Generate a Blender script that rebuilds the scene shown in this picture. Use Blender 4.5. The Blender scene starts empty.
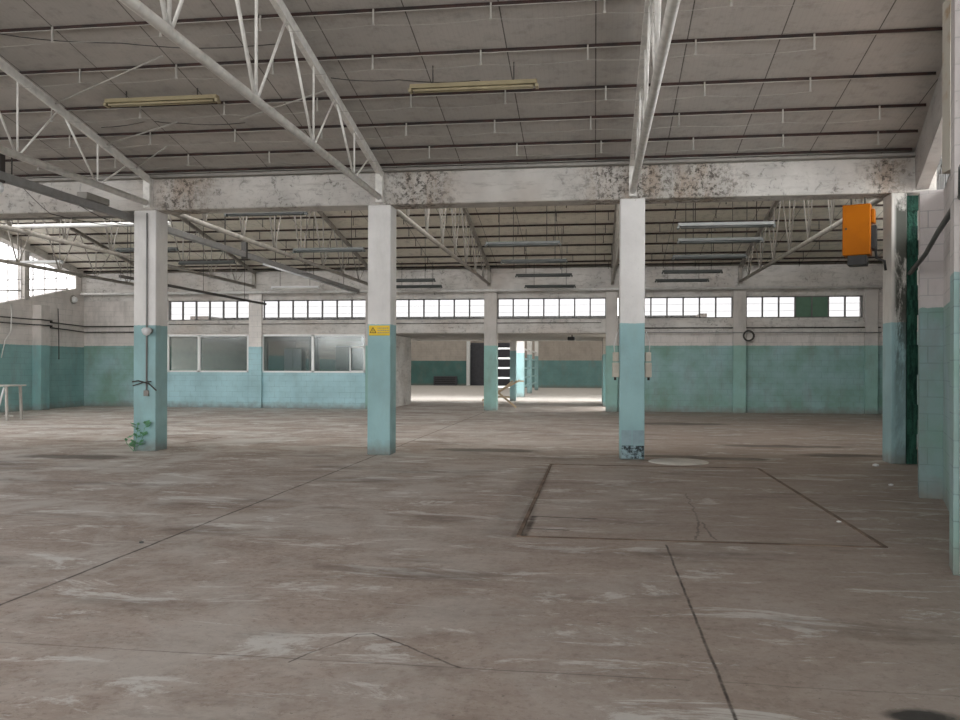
import bpy, bmesh, math, random
from mathutils import Vector, Matrix
random.seed(7)
sc = bpy.context.scene
col = sc.collection
# ------------------------------------------------------------------ camera
cam_d = bpy.data.cameras.new('camera'); cam = bpy.data.objects.new('camera', cam_d); col.objects.link(cam)
cam_d.sensor_width = 36.0; cam_d.lens = 36.0 * 845.0 / 960.0
cam_d.shift_y = 7.0 / 960.0
cam_d.clip_end = 400; cam_d.clip_start = 0.05
cam.matrix_world = (Matrix.Translation((0, 0, 1.5)) @ Matrix.Rotation(math.atan(115 / 845.0), 4, 'Z')
                    @ Matrix.Rotation(math.radians(90), 4, 'X') @ Matrix.Rotation(0.003, 4, 'Z'))
sc.camera = cam
# ------------------------------------------------------------------ sky
W = bpy.data.worlds.new('overcast_sky'); sc.world = W; W.use_nodes = True
bgn = W.node_tree.nodes['Background']
bgn.inputs['Color'].default_value = (1.0, 0.985, 0.965, 1); bgn.inputs['Strength'].default_value = 3.2

def daylight(name, loc, size, direction, power=0, color=(0.97, 0.98, 1.0)):
    """Daylight falling in through a window: an area lamp just outside the glass."""
    l = bpy.data.lights.new(name, 'AREA'); l.shape = 'RECTANGLE'; l.size = size[0]; l.size_y = size[1]
    if power:
        l.energy = power; l.color = color
    else:
        l.cycles.is_portal = True
    o = bpy.data.objects.new(name, l); col.objects.link(o); o.location = loc
    o.rotation_euler = Vector(direction).to_track_quat('-Z', 'Y').to_euler()
    return o
daylight('roof_glazing_daylight_middle', (-4.5, 14.42, 6.35), (27, 2.3), (0, 1, -0.0))
daylight('roof_glazing_daylight_near', (-7.5, -1.3, 6.3), (21, 2.3), (0, 1, -0.0))
daylight('roof_glazing_daylight_rear', (-7.5, -7.5, 3.4), (19, 3.0), (0, 1, 0))
daylight('side_glazing_daylight_middle', (-19.2, 21.5, 4.4), (14, 3.6), (1, 0, 0))
daylight('side_glazing_daylight_near', (-19.2, 6.5, 4.4), (14, 3.6), (1, 0, 0))
daylight('clerestory_daylight', (-3.4, 29.6, 3.5), (24.3, 0.75), (0, -1, 0))
# ------------------------------------------------------------------ exposure
sc.view_settings.view_transform = 'Standard'; sc.view_settings.look = 'None'
sc.view_settings.gamma = 1.0; sc.view_settings.use_curve_mapping = False
sc.view_settings.exposure = 1.42
sc.cycles.max_bounces = 10; sc.cycles.diffuse_bounces = 6; sc.cycles.transparent_max_bounces = 12

# ================================================================== helpers
def tag(o, label=None, cat=None, group=None, kind=None):
    if label: o['label'] = label
    if cat: o['category'] = cat
    if group: o['group'] = group
    if kind: o['kind'] = kind
    return o
def empty(name, loc, rz=0):
    o = bpy.data.objects.new(name, None); col.objects.link(o); o.location = loc; o.rotation_euler = (0, 0, rz)
    o.empty_display_size = 0.2
    return o
class MB:
    def __init__(s): s.bm = bmesh.new()
    def box(s, x0, x1, y0, y1, z0, z1, bev=0):
        v = [s.bm.verts.new(p) for p in ((x0,y0,z0),(x1,y0,z0),(x1,y1,z0),(x0,y1,z0),(x0,y0,z1),(x1,y0,z1),(x1,y1,z1),(x0,y1,z1))]
        fs = [s.bm.faces.new([v[i] for i in q]) for q in ((0,3,2,1),(4,5,6,7),(0,1,5,4),(1,2,6,5),(2,3,7,6),(3,0,4,7))]
        if bev:
            es = {e for f in fs for e in f.edges}
            bmesh.ops.bevel(s.bm, geom=list(es), offset=bev, segments=1, affect='EDGES')
        return s
    def prism(s, pts, d):
        """closed outline pts (3-D, planar) pushed along vector d"""
        d = Vector(d); a = [s.bm.verts.new(p) for p in pts]; b = [s.bm.verts.new(Vector(p) + d) for p in pts]
        n = len(pts)
        s.bm.faces.new(a); s.bm.faces.new(b[::-1])
        for i in range(n): s.bm.faces.new([a[i], b[i], b[(i+1)%n], a[(i+1)%n]])
        bmesh.ops.recalc_face_normals(s.bm, faces=s.bm.faces[:])
        return s
    def tube(s, pts, r, n=8, r1=None):
        pts = [Vector(p) for p in pts]; rings = []
        for i, p in enumerate(pts):
            t = (pts[min(i+1, len(pts)-1)] - pts[max(i-1, 0)]).normalized()
            up = Vector((0,0,1)) if abs(t.z) < .9 else Vector((1,0,0))
            u = t.cross(up).normalized(); w = u.cross(t)
            rr = r if r1 is None else r + (r1 - r) * i / (len(pts) - 1)
            rings.append([s.bm.verts.new(p + (u*math.cos(2*math.pi*k/n) + w*math.sin(2*math.pi*k/n))*rr) for k in range(n)])
        for a, b in zip(rings, rings[1:]):
            for k in range(n):
                f = s.bm.faces.new([a[k], a[(k+1)%n], b[(k+1)%n], b[k]]); f.smooth = True
        s.bm.faces.new(rings[0][::-1]); s.bm.faces.new(rings[-1])
        return s
    def bar(s, a, b, w, h):
        """rectangular bar from a to b"""
        a, b = Vector(a), Vector(b); t = (b-a).normalized()
        up = Vector((0,0,1)) if abs(t.z) < .95 else Vector((0,1,0))
        u = t.cross(up).normalized()*w/2; v = u.cross(t).normalized()*h/2
        q = [a+u+v, a-u+v, a-u-v, a+u-v]
        return s.prism(q, b-a)
    def lathe(s, prof, c, n=20):
        c = Vector(c); rings = []
        for r, z in prof:
            rings.append([s.bm.verts.new(c + Vector((max(r,1e-4)*math.cos(2*math.pi*k/n), max(r,1e-4)*math.sin(2*math.pi*k/n), z))) for k in range(n)])
        for a, b in zip(rings, rings[1:]):
            for k in range(n):
                f = s.bm.faces.new([a[k], a[(k+1)%n], b[(k+1)%n], b[k]]); f.smooth = True
        return s
    def build(s, name, mat, parent=None):
        bmesh.ops.recalc_face_normals(s.bm, faces=s.bm.faces[:])
        me = bpy.data.meshes.new(name); s.bm.to_mesh(me); s.bm.free()
        me.materials.append(mat)
        o = bpy.data.objects.new(name, me); col.objects.link(o)
        if parent is not None:
            o.parent = parent
        return o
def struct(name, mb, mat):
    return tag(mb.build(name, mat), kind='structure')
def copy_tree(o, parent=None):
    c = o.copy(); col.objects.link(c); c.parent = parent
    for ch in list(o.children): copy_tree(ch, c)
    return c

# ================================================================== materials
class NT:
    def __init__(s, name, rough=0.8, metal=0.0, spec=0.4):
        s.m = bpy.data.materials.new(name); s.m.use_nodes = True; s.t = s.m.node_tree
        s.b = s.t.nodes['Principled BSDF']
        s.b.inputs['Roughness'].default_value = rough; s.b.inputs['Metallic'].default_value = metal
        s.b.inputs['Specular IOR Level'].default_value = spec
        s._sep = None
    def n(s, ty, **kw):
        x = s.t.nodes.new(ty)
        for k, v in kw.items(): setattr(x, k, v)
        return x
    def link(s, a, b): s.t.links.new(a, b)
    def val(s, sock, v):
        if hasattr(v, 'is_linked') or hasattr(v, 'links'): s.link(v, sock)
        else: sock.default_value = v
    def math(s, op, a, b=0.0, c=None, clamp=False):
        x = s.n('ShaderNodeMath', operation=op, use_clamp=clamp)
        s.val(x.inputs[0], a); s.val(x.inputs[1], b)
        if c is not None: s.val(x.inputs[2], c)
        return x.outputs[0]
    def pos(s):
        if s._sep is None:
            g = s.n('ShaderNodeNewGeometry'); s.P = g.outputs['Position']
            q = s.n('ShaderNodeSeparateXYZ'); s.link(s.P, q.inputs[0]); s._sep = q.outputs
        return s._sep
    def vec(s, x, y, z=0.0):
        c = s.n('ShaderNodeCombineXYZ'); s.val(c.inputs[0], x); s.val(c.inputs[1], y); s.val(c.inputs[2], z); return c.outputs[0]
    def noise(s, scale, vec=None, detail=4, rough=.55, stretch=None, dist=0):
        s.pos(); v = vec or s.P
        if stretch:
            mp = s.n('ShaderNodeMapping'); s.link(v, mp.inputs[0]); mp.inputs['Scale'].default_value = stretch; v = mp.outputs[0]
        x = s.n('ShaderNodeTexNoise'); s.link(v, x.inputs['Vector']); x.inputs['Scale'].default_value = scale
        x.inputs['Detail'].default_value = detail; x.inputs['Roughness'].default_value = rough; x.inputs['Distortion'].default_value = dist
        return x.outputs['Fac']
    def ramp(s, f, lo, hi, a=0.0, b=1.0):
        x = s.n('ShaderNodeMapRange'); x.clamp = True
        s.val(x.inputs[0], f); x.inputs[1].default_value = lo; x.inputs[2].default_value = hi
        x.inputs[3].default_value = a; x.inputs[4].default_value = b
        return x.outputs[0]
    def mix(s, f, a, b, blend='MIX'):
        x = s.n('ShaderNodeMix', data_type='RGBA', blend_type=blend); s.val(x.inputs[0], f)
        for sock, v in ((x.inputs[6], a), (x.inputs[7], b)):
            if isinstance(v, tuple): sock.default_value = (*v, 1) if len(v) == 3 else v
            else: s.link(v, sock)
        return x.outputs[2]
    def bump(s, h, strength=.3, dist=.02):
        x = s.n('ShaderNodeBump'); x.inputs['Strength'].default_value = strength; x.inputs['Distance'].default_value = dist
        s.link(h, x.inputs['Height']); s.link(x.outputs[0], s.b.inputs['Normal'])
    def out(s, c):
        if isinstance(c, tuple): s.b.inputs['Base Color'].default_value = (*c, 1)
        else: s.link(c, s.b.inputs['Base Color'])
        return s.m
def plain(name, c, rough=.6, metal=0.0, dirt=.35, spec=.4, scale=6):
    t = NT(name, rough, metal, spec); n = t.noise(scale, detail=5)
    return t.out(t.mix(t.ramp(n, .42, .7, 0, dirt), c, tuple(v*.45 for v in c)))

WHITE = (.70, .68, .65); TEAL = (.27, .50, .525)
def two_tone(name, axis, thr=2.21, teal=TEAL, white=WHITE, blocks=True, grime=.5, mould=0.0, bw=.40, bh=.195, tealvar=None):
    t = NT(name, .75); p = t.pos()
    edge = t.noise(14, detail=3)
    zz = t.math('ADD', p[2], t.math('MULTIPLY', t.math('SUBTRACT', edge, .5), .035))
    up = t.math('GREATER_THAN', zz, thr)
    tv = t.mix(t.ramp(t.noise(1.1, detail=5), .38, .66), teal, tealvar or tuple(v*.8 for v in teal))
    wv = t.mix(t.ramp(t.noise(1.6, detail=5), .4, .7), white, tuple(v*.86 for v in white))
    c = t.mix(up, tv, wv)
    g = t.noise(2.6, detail=8, rough=.7, stretch=(1, 1, .35))
    c = t.mix(t.ramp(g, .5, .78, 0, grime), c, (.20, .19, .165))
    sp = t.noise(24, detail=4, rough=.7)
    c = t.mix(t.ramp(sp, .66, .74, 0, .55), c, (.16, .15, .13))
    # splash dirt along the foot
    low = t.math('ADD', p[2], t.math('MULTIPLY', t.noise(5, detail=5), -.35))
    c = t.mix(t.ramp(low, -.17, .07, .75, 0), c, (.20, .19, .17))
    if mould:
        m = t.noise(1.3, detail=9, rough=.75, stretch=(1.6, 1.6, .5), dist=.6)
        mz = t.math('MULTIPLY', t.ramp(p[0], 4.63, 4.68), t.ramp(p[2], 1.0, 2.4, .35, 1))
        c = t.mix(t.math('MULTIPLY', mz, t.ramp(m, .42, .50, 0, .94)), c, (.035, .04, .03))
    if blocks:
        br = t.n('ShaderNodeTexBrick'); hx = p[0] if axis == 'X' else p[1]
        t.link(t.vec(hx, p[2]), br.inputs['Vector']); br.inputs['Scale'].default_value = 1
        br.inputs['Brick Width'].default_value = bw; br.inputs['Row Height'].default_value = bh
        br.inputs['Mortar Size'].default_value = .006; br.inputs['Mortar Smooth'].default_value = .4
        gap = t.ramp(t.noise(3, detail=3), .35, .6, .08, .45)
        c = t.mix(t.math('MULTIPLY', br.outputs['Fac'], gap), c, (.10, .14, .14))
        t.bump(t.math('SUBTRACT', t.math('MULTIPLY', t.noise(30), .15), br.outputs['Fac']), .35, .012)
    else:
        t.bump(t.noise(22, detail=6), .25, .012)
    return t.out(c)
def concrete_paint(name, base=(.60, .575, .54), spots=.8, warm=.25, zones=()):
    t = NT(name, .85); p = t.pos()
    c = t.mix(t.ramp(t.noise(1.2, detail=6), .35, .68), base, tuple(v*.72 for v in base))
    c = t.mix(t.ramp(t.noise(.7, detail=4), .5, .7, 0, warm), c, (.34, .25, .19))
    patch = t.ramp(t.noise(.6, detail=3), .40, .58)
    m = t.ramp(t.noise(7, detail=9, rough=.8, dist=.8), .53, .62, 0, spots)
    c = t.mix(t.math('MULTIPLY', m, patch), c, (.07, .065, .055))
    c = t.mix(t.ramp(t.noise(4, detail=7, rough=.7, stretch=(.5, .5, 2.5)), .52, .70, 0, .55), c, (.22, .20, .18))
    for (xc, hw) in zones:      # rust and mould runs round the truss bearings
        d = t.math('ABSOLUTE', t.math('SUBTRACT', p[0], xc))
        zf = t.ramp(t.math('ADD', d, t.math('MULTIPLY', t.noise(2.2, detail=5), .9)), hw*.5+.3, hw+.6, 1, 0)
        c = t.mix(t.math('MULTIPLY', zf, t.ramp(t.noise(3, detail=5, stretch=(1.6, 1, .4)), .42, .6, .1, .6)), c, (.33, .24, .17))
        c = t.mix(t.math('MULTIPLY', zf, t.ramp(t.noise(11, detail=9, rough=.8), .49, .56, 0, .9)), c, (.06, .052, .042))
    t.bump(t.noise(14, detail=7), .3, .015)
    return t.out(c)

M = {}
M['beam'] = concrete_paint('peeling_white_concrete', zones=((-3.0, .7), (.55, .9), (1.7, .6), (-7.2, .5), (4.5, .3)))
M['beam2'] = concrete_paint('weathered_pale_concrete', (.62, .595, .565), .6, .35)
M['gable'] = concrete_paint('stained_edge_concrete', (.44, .42, .40), .85, .2)
M['wall_back'] = two_tone('back_block_wall_paint', 'X', 2.24, (.27, .42, .43), tealvar=(.18, .31, .25), white=(.62, .58, .55))
M['wall_office'] = two_tone('office_block_wall_paint', 'X', 2.2, (.40, .62, .67), white=(.76, .72, .69), grime=.2)
M['wall_left'] = two_tone('side_block_wall_paint', 'Y', 2.19, (.23, .40, .40), white=(.64, .60, .57), tealvar=(.18, .33, .32))
M['pilaster_left'] = two_tone('side_pilaster_paint', 'Y', 2.19, (.20, .37, .37), white=(.58, .54, .51), blocks=False)
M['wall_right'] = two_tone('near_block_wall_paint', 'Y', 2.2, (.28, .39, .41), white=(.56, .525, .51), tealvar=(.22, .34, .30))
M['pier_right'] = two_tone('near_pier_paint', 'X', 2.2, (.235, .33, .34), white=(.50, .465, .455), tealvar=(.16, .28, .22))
M['column'] = two_tone('column_paint', 'X', 2.22, (.33, .53, .55), white=(.76, .745, .73), blocks=False, grime=.25)
M['column_mould'] = two_tone('mouldy_column_paint', 'X', 2.22, (.33, .50, .52), white=(.60, .58, .54), blocks=False, grime=.5, mould=1.0)
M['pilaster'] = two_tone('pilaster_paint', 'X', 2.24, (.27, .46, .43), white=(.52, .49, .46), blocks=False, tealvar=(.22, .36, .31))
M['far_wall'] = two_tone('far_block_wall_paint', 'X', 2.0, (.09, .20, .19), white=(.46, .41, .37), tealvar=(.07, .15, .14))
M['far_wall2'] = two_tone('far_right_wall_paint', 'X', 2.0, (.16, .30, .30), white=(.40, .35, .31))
M['moss'] = (lambda t: (t.bump(t.noise(20, detail=8), .8, .04), t.out(t.mix(t.ramp(t.noise(5, detail=8, rough=.8, stretch=(3,3,.5)), .42, .62), (.004, .028, .02), (.03, .12, .08))))[1])(NT('mossy_render', .9))
M['white_steel'] = plain('white_truss_paint', (.76, .74, .70), .55, 0, .4, scale=9)
M['grey_truss'] = plain('dirty_truss_paint', (.33, .305, .27), .6, 0, .6, scale=7)
M['rust'] = (lambda t: t.out(t.mix(t.ramp(t.noise(5, detail=6), .4, .6), (.050, .024, .019), (.025, .018, .016))))(NT('rusty_purlin', .8))
M['hanger'] = plain('pale_hanger', (.40, .38, .345), .6)
M['dark_wire'] = plain('dark_cable', (.06, .055, .05), .7)
M['pale_pipe'] = plain('pale_pipe', (.66, .65, .63), .5)
M['grey_pipe'] = plain('grey_pipe', (.26, .255, .25), .5)
M['lamp_tan'] = plain('yellowed_lamp_housing', (.34, .29, .18), .5, 0, .3)
M['lamp_grey'] = plain('grey_lamp_housing', (.07, .075, .072), .5)
M['lamp_white'] = plain('white_lamp_housing', (.72, .73, .74), .4, 0, .1)
M['lamp_pale'] = plain('dusty_lamp_housing', (.14, .145, .14), .5)
M['tube'] = plain('unlit_tube_glass', (.75, .74, .70), .2, 0, .1)
M['frame_white'] = plain('white_window_frame', (.80, .81, .80), .4, 0, .1)
M['frame_dark'] = plain('dark_window_bar', (.15, .15, .145), .6)
M['green_pane'] = plain('green_board', (.10, .19, .13), .6, 0, .2)
M['orange'] = plain('orange_enamel', (.40, .115, .001), .5, 0, .25, spec=.1, scale=3)
M['black'] = plain('black_metal', (.025, .025, .025), .6)
M['dark_grey'] = plain('dark_grey_shutter', (.075, .075, .09), .6)
M['wood'] = plain('bare_wood', (.52, .40, .27), .7)
M['pale_wood'] = plain('pale_grey_wood', (.42, .40, .37), .7)
M['yellow'] = plain('yellow_sign', (.80, .55, .02), .5, 0, .1)
M['box'] = plain('beige_box', (.55, .50, .42), .5)
M['leaf'] = plain('weed_leaf', (.16, .38, .20), .6, 0, .3)
M['ledge'] = plain('ledge_concrete', (.30, .285, .26), .8)
M['rust_post'] = (lambda t: t.out(t.mix(t.ramp(t.noise(3, detail=6), .45, .6), (.50, .47, .41), (.33, .21, .11))))(NT('rust_stained_post', .8))
M['inside'] = plain('office_inside_paint', (.42, .42, .40), .8)
M['ground_out'] = plain('yard_concrete', (.45, .42, .39), .9)

def glass(name, tint, gloss, rough=.03):
    m = bpy.data.materials.new(name); m.use_nodes = True; t = m.node_tree; t.nodes.clear()
    o = t.nodes.new('ShaderNodeOutputMaterial'); mx = t.nodes.new('ShaderNodeMixShader')
    tr = t.nodes.new('ShaderNodeBsdfTransparent'); gl = t.nodes.new('ShaderNodeBsdfGlossy')
    tr.inputs[0].default_value = (*tint, 1); gl.inputs['Roughness'].default_value = rough; gl.inputs['Color'].default_value = (.9, .95, .95, 1)
    mx.inputs[0].default_value = gloss
    t.links.new(tr.outputs[0], mx.inputs[1]); t.links.new(gl.outputs[0], mx.inputs[2]); t.links.new(mx.outputs[0], o.inputs[0])
    return m
M['glass'] = glass('window_glass', (.90, .91, .92), .04)
M['office_glass'] = glass('office_glass', (.66, .69, .69), .10, .12)
M['dusty_glass'] = glass('dusty_strip_glass', (.36, .36, .365), .02, .3)
M['side_glass'] = glass('dusty_side_glass', (.6, .6, .61), .02, .3)
M['dimming_sheet'] = glass('yard_dimming_sheet', (.30, .295, .285), .02, .4)

def ceiling_mat(name, ca, cb):
    t = NT(name, .85); p = t.pos()
    c = t.mix(t.ramp(t.noise(.6, detail=4), .35, .65), ca, cb)
    c = t.mix(t.ramp(t.noise(5, detail=6, rough=.7), .5, .68, 0, .35), c, (.19, .17, .15))
    fr = t.math('FRACT', t.math('DIVIDE', t.math('ADD', p[0], 30.25), 1.12))
    seam = t.math('LESS_THAN', fr, .013)
    fine = t.math('LESS_THAN', t.math('FRACT', t.math('MULTIPLY', p[0], 16)), .2)
    c = t.mix(t.math('MULTIPLY', fine, .05), c, (.12, .11, .10))
    # paler streaks in the boards, stronger towards the right hand side
    zone = t.ramp(t.math('ADD', p[0], t.math('MULTIPLY', t.noise(.5), 2)), 3.2, 5.0)
    sm = t.ramp(t.noise(3.5, detail=6, stretch=(.5, 2, 1)), .54, .66, 0, .45)
    c = t.mix(t.math('MULTIPLY', sm, zone), c, (.42, .41, .40))
    c = t.mix(t.math('MULTIPLY', seam, .8), c, (.04, .035, .03))
    t.bump(t.math('ADD', t.noise(9, detail=4), t.math('MULTIPLY', seam, -1)), .2, .02)
    return t.out(c)
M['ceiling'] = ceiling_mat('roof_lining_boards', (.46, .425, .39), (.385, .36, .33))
M['ceiling2'] = ceiling_mat('brightened_roof_lining_boards', (.80, .76, .67), (.70, .66, .57))  # lining lightened: brighter light of the back bay put into its colour

def floor_mat():
    t = NT('worn_concrete_floor', .62, spec=.35); p = t.pos(); X, Y = p[0], p[1]
    n1 = t.noise(.35, detail=6, rough=.6); n2 = t.noise(2.2, detail=9, rough=.75, stretch=(.6, 1.2, 1)); n3 = t.noise(13, detail=7, rough=.8)
    c = t.mix(t.ramp(n1, .35, .65), (.455, .385, .34), (.355, .295, .257))
    c = t.mix(t.ramp(n2, .44, .62, 0, .55), c, (.275, .22, .187))
    c = t.mix(t.ramp(n3, .48, .60, 0, .5), c, (.50, .44, .39))
    c = t.mix(t.ramp(t.noise(19, detail=6, rough=.8), .52, .62, 0, .5), c, (.17, .135, .115))
    # patchy pale film, mixed in more strongly on the left
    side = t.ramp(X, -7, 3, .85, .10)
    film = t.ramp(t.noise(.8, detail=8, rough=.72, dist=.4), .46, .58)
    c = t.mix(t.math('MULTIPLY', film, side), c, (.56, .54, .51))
    c = t.mix(t.ramp(X, -2, 2.5, 0, .5), c, (.23, .175, .145))  # whole floor turns darker and browner towards the right
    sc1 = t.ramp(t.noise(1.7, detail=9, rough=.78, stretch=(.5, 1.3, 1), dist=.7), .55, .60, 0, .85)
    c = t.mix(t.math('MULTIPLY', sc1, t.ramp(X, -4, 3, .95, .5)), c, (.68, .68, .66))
    dk = t.ramp(t.noise(.75, detail=7, rough=.65, stretch=(.55, 1.5, 1)), .56, .68, 0, .7)
    c = t.mix(dk, c, (.13, .098, .078))
    spk = t.ramp(t.noise(26, detail=4, rough=.7), .64, .70, 0, .6)
    c = t.mix(spk, c, (.06, .05, .045))
    # joints and cracks: (x0,y0,x1,y1,width,wobble,strength)
    w1 = t.math('SUBTRACT', t.noise(1.8, detail=6, rough=.65), .5); w2 = t.math('SUBTRACT', t.noise(2.1, vec=t.vec(Y, X, 3.0), detail=6, rough=.65), .5)
    brk = t.ramp(t.noise(3.3, detail=6, rough=.8), .38, .55, .45, 1)
    segs = [(-3.70, -2, -3.64, 29, .012, .06, .95), (.60, -2, .60, 7.3, .008, .05, .95), (-12.2, -2, -12.2, 29, .010, .08, .35),
            (-14, 4.3, .45, 4.15, .006, .05, .5), (-18, 6.7, -3.66, 6.7, .006, .05, .5), (-3.66, 9.6, -.7, 9.45, .005, .05, .3),
            (-1.53, 4.12, -1.33, 4.6, .006, .14, .8), (-1.33, 4.60, -1.24, 4.63, .006, .14, .8), (-1.24, 4.63, -.85, 4.32, .007, .14, .85), (-.85, 4.32, -.67, 4.17, .008, .14, .85),
            (-9.4, 9.6, -7.95, 11.6, .022, .3, .85), (-7.95, 11.65, -6.6, 11.65, .014, .3, .7), (-7.95, 15.7, -7.8, 16.9, .03, .4, .85),
            (-.6, 8.5, .0, 8.45, .022, .12, .95), (-.6, 7.85, -.25, 7.82, .018, .12, .95), (-.60, 8.5, -.62, 7.5, .03, .08, .85),
            (1.08, 10.3, 1.0, 8.5, .010, .35, .5), (1.0, 8.5, .86, 7.55, .012, .4, .6), (1.03, 8.4, 1.03, 7.55, .010, .35, .6), (.6, 4.15, 2.6, 4.1, .006, .1, .4),
            (-.82, 7.5, -.82, 12.8, .16, .3, .22), (-.70, 7.45, -.68, 12.9, .03, .1, .4)]
    for (x0, y0, x1, y1, w, wob, st) in segs:
        dx, dy = x1-x0, y1-y0; L = math.hypot(dx, dy); ux, uy = dx/L, dy/L
        px = t.math('ADD', X, t.math('MULTIPLY', w1, wob*.6)); py = t.math('ADD', Y, t.math('MULTIPLY', w2, wob*.6))
        ax = t.math('SUBTRACT', px, x0); ay = t.math('SUBTRACT', py, y0)
        al = t.math('MULTIPLY_ADD', ax, ux, t.math('MULTIPLY', ay, uy))
        cl = t.math('MINIMUM', t.math('MAXIMUM', al, 0.0), L)
        ex = t.math('SUBTRACT', ax, t.math('MULTIPLY', cl, ux)); ey = t.math('SUBTRACT', ay, t.math('MULTIPLY', cl, uy))
        d = t.math('SQRT', t.math('ADD', t.math('MULTIPLY', ex, ex), t.math('MULTIPLY', ey, ey)))
        c = t.mix(t.math('MULTIPLY', t.ramp(d, w*.5, w*1.5, st, 0), brk), c, (.045, .035, .03))
    # wet patches
    for (x, y, rx, ry) in ((1.38, 3.86, .22, .10), (2.1, 14.35, 1.0, .25), (1.2, 14.6, .7, .2), (-1.9, 15.1, 1.2, .35), (4.1, 15.2, .9, .35), (3.6, 16.8, 1.3, .3), (2.1, 23.0, 1.6, .6), (-8.5, 12.9, 1.2, .35)):
        ex = t.math('DIVIDE', t.math('SUBTRACT', X, x), rx); ey = t.math('DIVIDE', t.math('SUBTRACT', Y, y), ry)
        d = t.math('ADD', t.math('SQRT', t.math('ADD', t.math('MULTIPLY', ex, ex), t.math('MULTIPLY', ey, ey))), t.math('MULTIPLY', w2, 1.6))
        c = t.mix(t.ramp(d, .6, 1.05, .72 if y > 5 else .9, 0), c, (.07, .055, .045) if y > 5 else (.02, .02, .02))
    t.link(t.ramp(n2, .3, .7, .5, .8), t.b.inputs['Roughness'])
    t.bump(t.math('ADD', t.math('MULTIPLY', n3, .5), n2), .25, .01)
    return t.out(c)
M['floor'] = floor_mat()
M['pit'] = (lambda t: (t.bump(t.noise(10, detail=7), .3, .01), t.out(t.mix(t.ramp(t.noise(3, detail=7), .4, .6), (.22, .16, .12), (.12, .085, .065))))[1])(NT('rusty_edging', .8))

# ================================================================== levels
YB, YW = 14.0, 29.05                # front faces of the two beam lines
SL = .19
def roof1(y): return 4.87 + SL*(14.25 - y)
def roof2(y): return 4.92 + SL*(29.3 - y)
def xr(y): return 3.95 + .315*(y - 10.3)      # inner face of the skewed right wall
CX = [-12.10, -7.80, -3.62, .58, 4.75]

# ================================================================== floor / ceilings
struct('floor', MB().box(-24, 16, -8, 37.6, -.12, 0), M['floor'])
struct('trim_1', MB().box(-40, 30, 37.6, 78, -.12, -.002), M['ground_out'])
def roof_panel(y0, y1, f, x0, x1a, x1b):
    b = MB(); v = []
    for (x, y, dz) in ((x0,y0,0),(x1a,y0,0),(x1b,y1,0),(x0,y1,0),(x0,y0,.14),(x1a,y0,.14),(x1b,y1,.14),(x0,y1,.14)):
        v.append(b.bm.verts.new((x, y, f(y)+dz)))
    for q in ((0,3,2,1),(4,5,6,7),(0,1,5,4),(1,2,6,5),(2,3,7,6),(3,0,4,7)): b.bm.faces.new([v[i] for i in q])
    return b
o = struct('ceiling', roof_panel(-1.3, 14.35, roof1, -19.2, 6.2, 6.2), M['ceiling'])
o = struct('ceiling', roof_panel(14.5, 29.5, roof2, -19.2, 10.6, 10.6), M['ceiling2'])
struct('ceiling', MB().box(-19.2, 6.2, -7.6, -1.3, 5.0, 5.15), M['ceiling'])
# low flat slab over the passage and the office
struct('ceiling', MB().box(-19.0, 1.6, 29.45, 37.6, 2.66, 2.84), M['ledge'])

# ================================================================== side walls
def gable_bottom(y, yend):  # wall top rises towards the eaves
    return max(2.75, 4.22 - .21*(yend - y))
def left_wall():
    pts = [(-18.8, -7.6, 0), (-18.8, 29.5, 0)]
    ys = [28.6, 27, 25, 23.8, 22, 14.45]
    pts += [(-18.8, 29.5, roof2(29.5)), (-18.8, 28.6, roof2(28.6)-.02)]
    for y in ys: pts.append((-18.8, y, gable_bottom(y, 28.1)))
    pts += [(-18.8, 14.45, 4.8), (-18.8, 13.6, 4.8)]
    for y in (13.6, 12, 10, 8.5, 7, 0): pts.append((-18.8, y, gable_bottom(y, 13.1)))
    pts += [(-18.8, -7.6, 5.0)]
    # build as quads to stay convex
    b = MB(); base = [(y, z) for (_, y, z) in pts[2:]]
    for (ya, za), (yb, zb) in zip(base, base[1:]):
        if abs(ya-yb) < 1e-4: continue
        b.prism([(-18.8, yb, 0), (-18.8, ya, 0), (-18.8, ya, za), (-18.8, yb, zb)], (-.3, 0, 0))
    return b
struct('wall_left', left_wall(), M['wall_left'])
# edge beams under the roof along the left wall
def sloped_beam(name, p0, p1, w, h, mat, label):
    b = MB(); b.bar(p0, p1, w, h); return tag(b.build(name, mat), label, 'beam')
sloped_beam('edge_beam', (-18.85, 14.6, roof2(14.6)-.13), (-18.85, 28.9, roof2(28.9)-.13), .34, .26, M['beam'],
            'sloping concrete edge beam over the bright glazing of the left wall')
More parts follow.
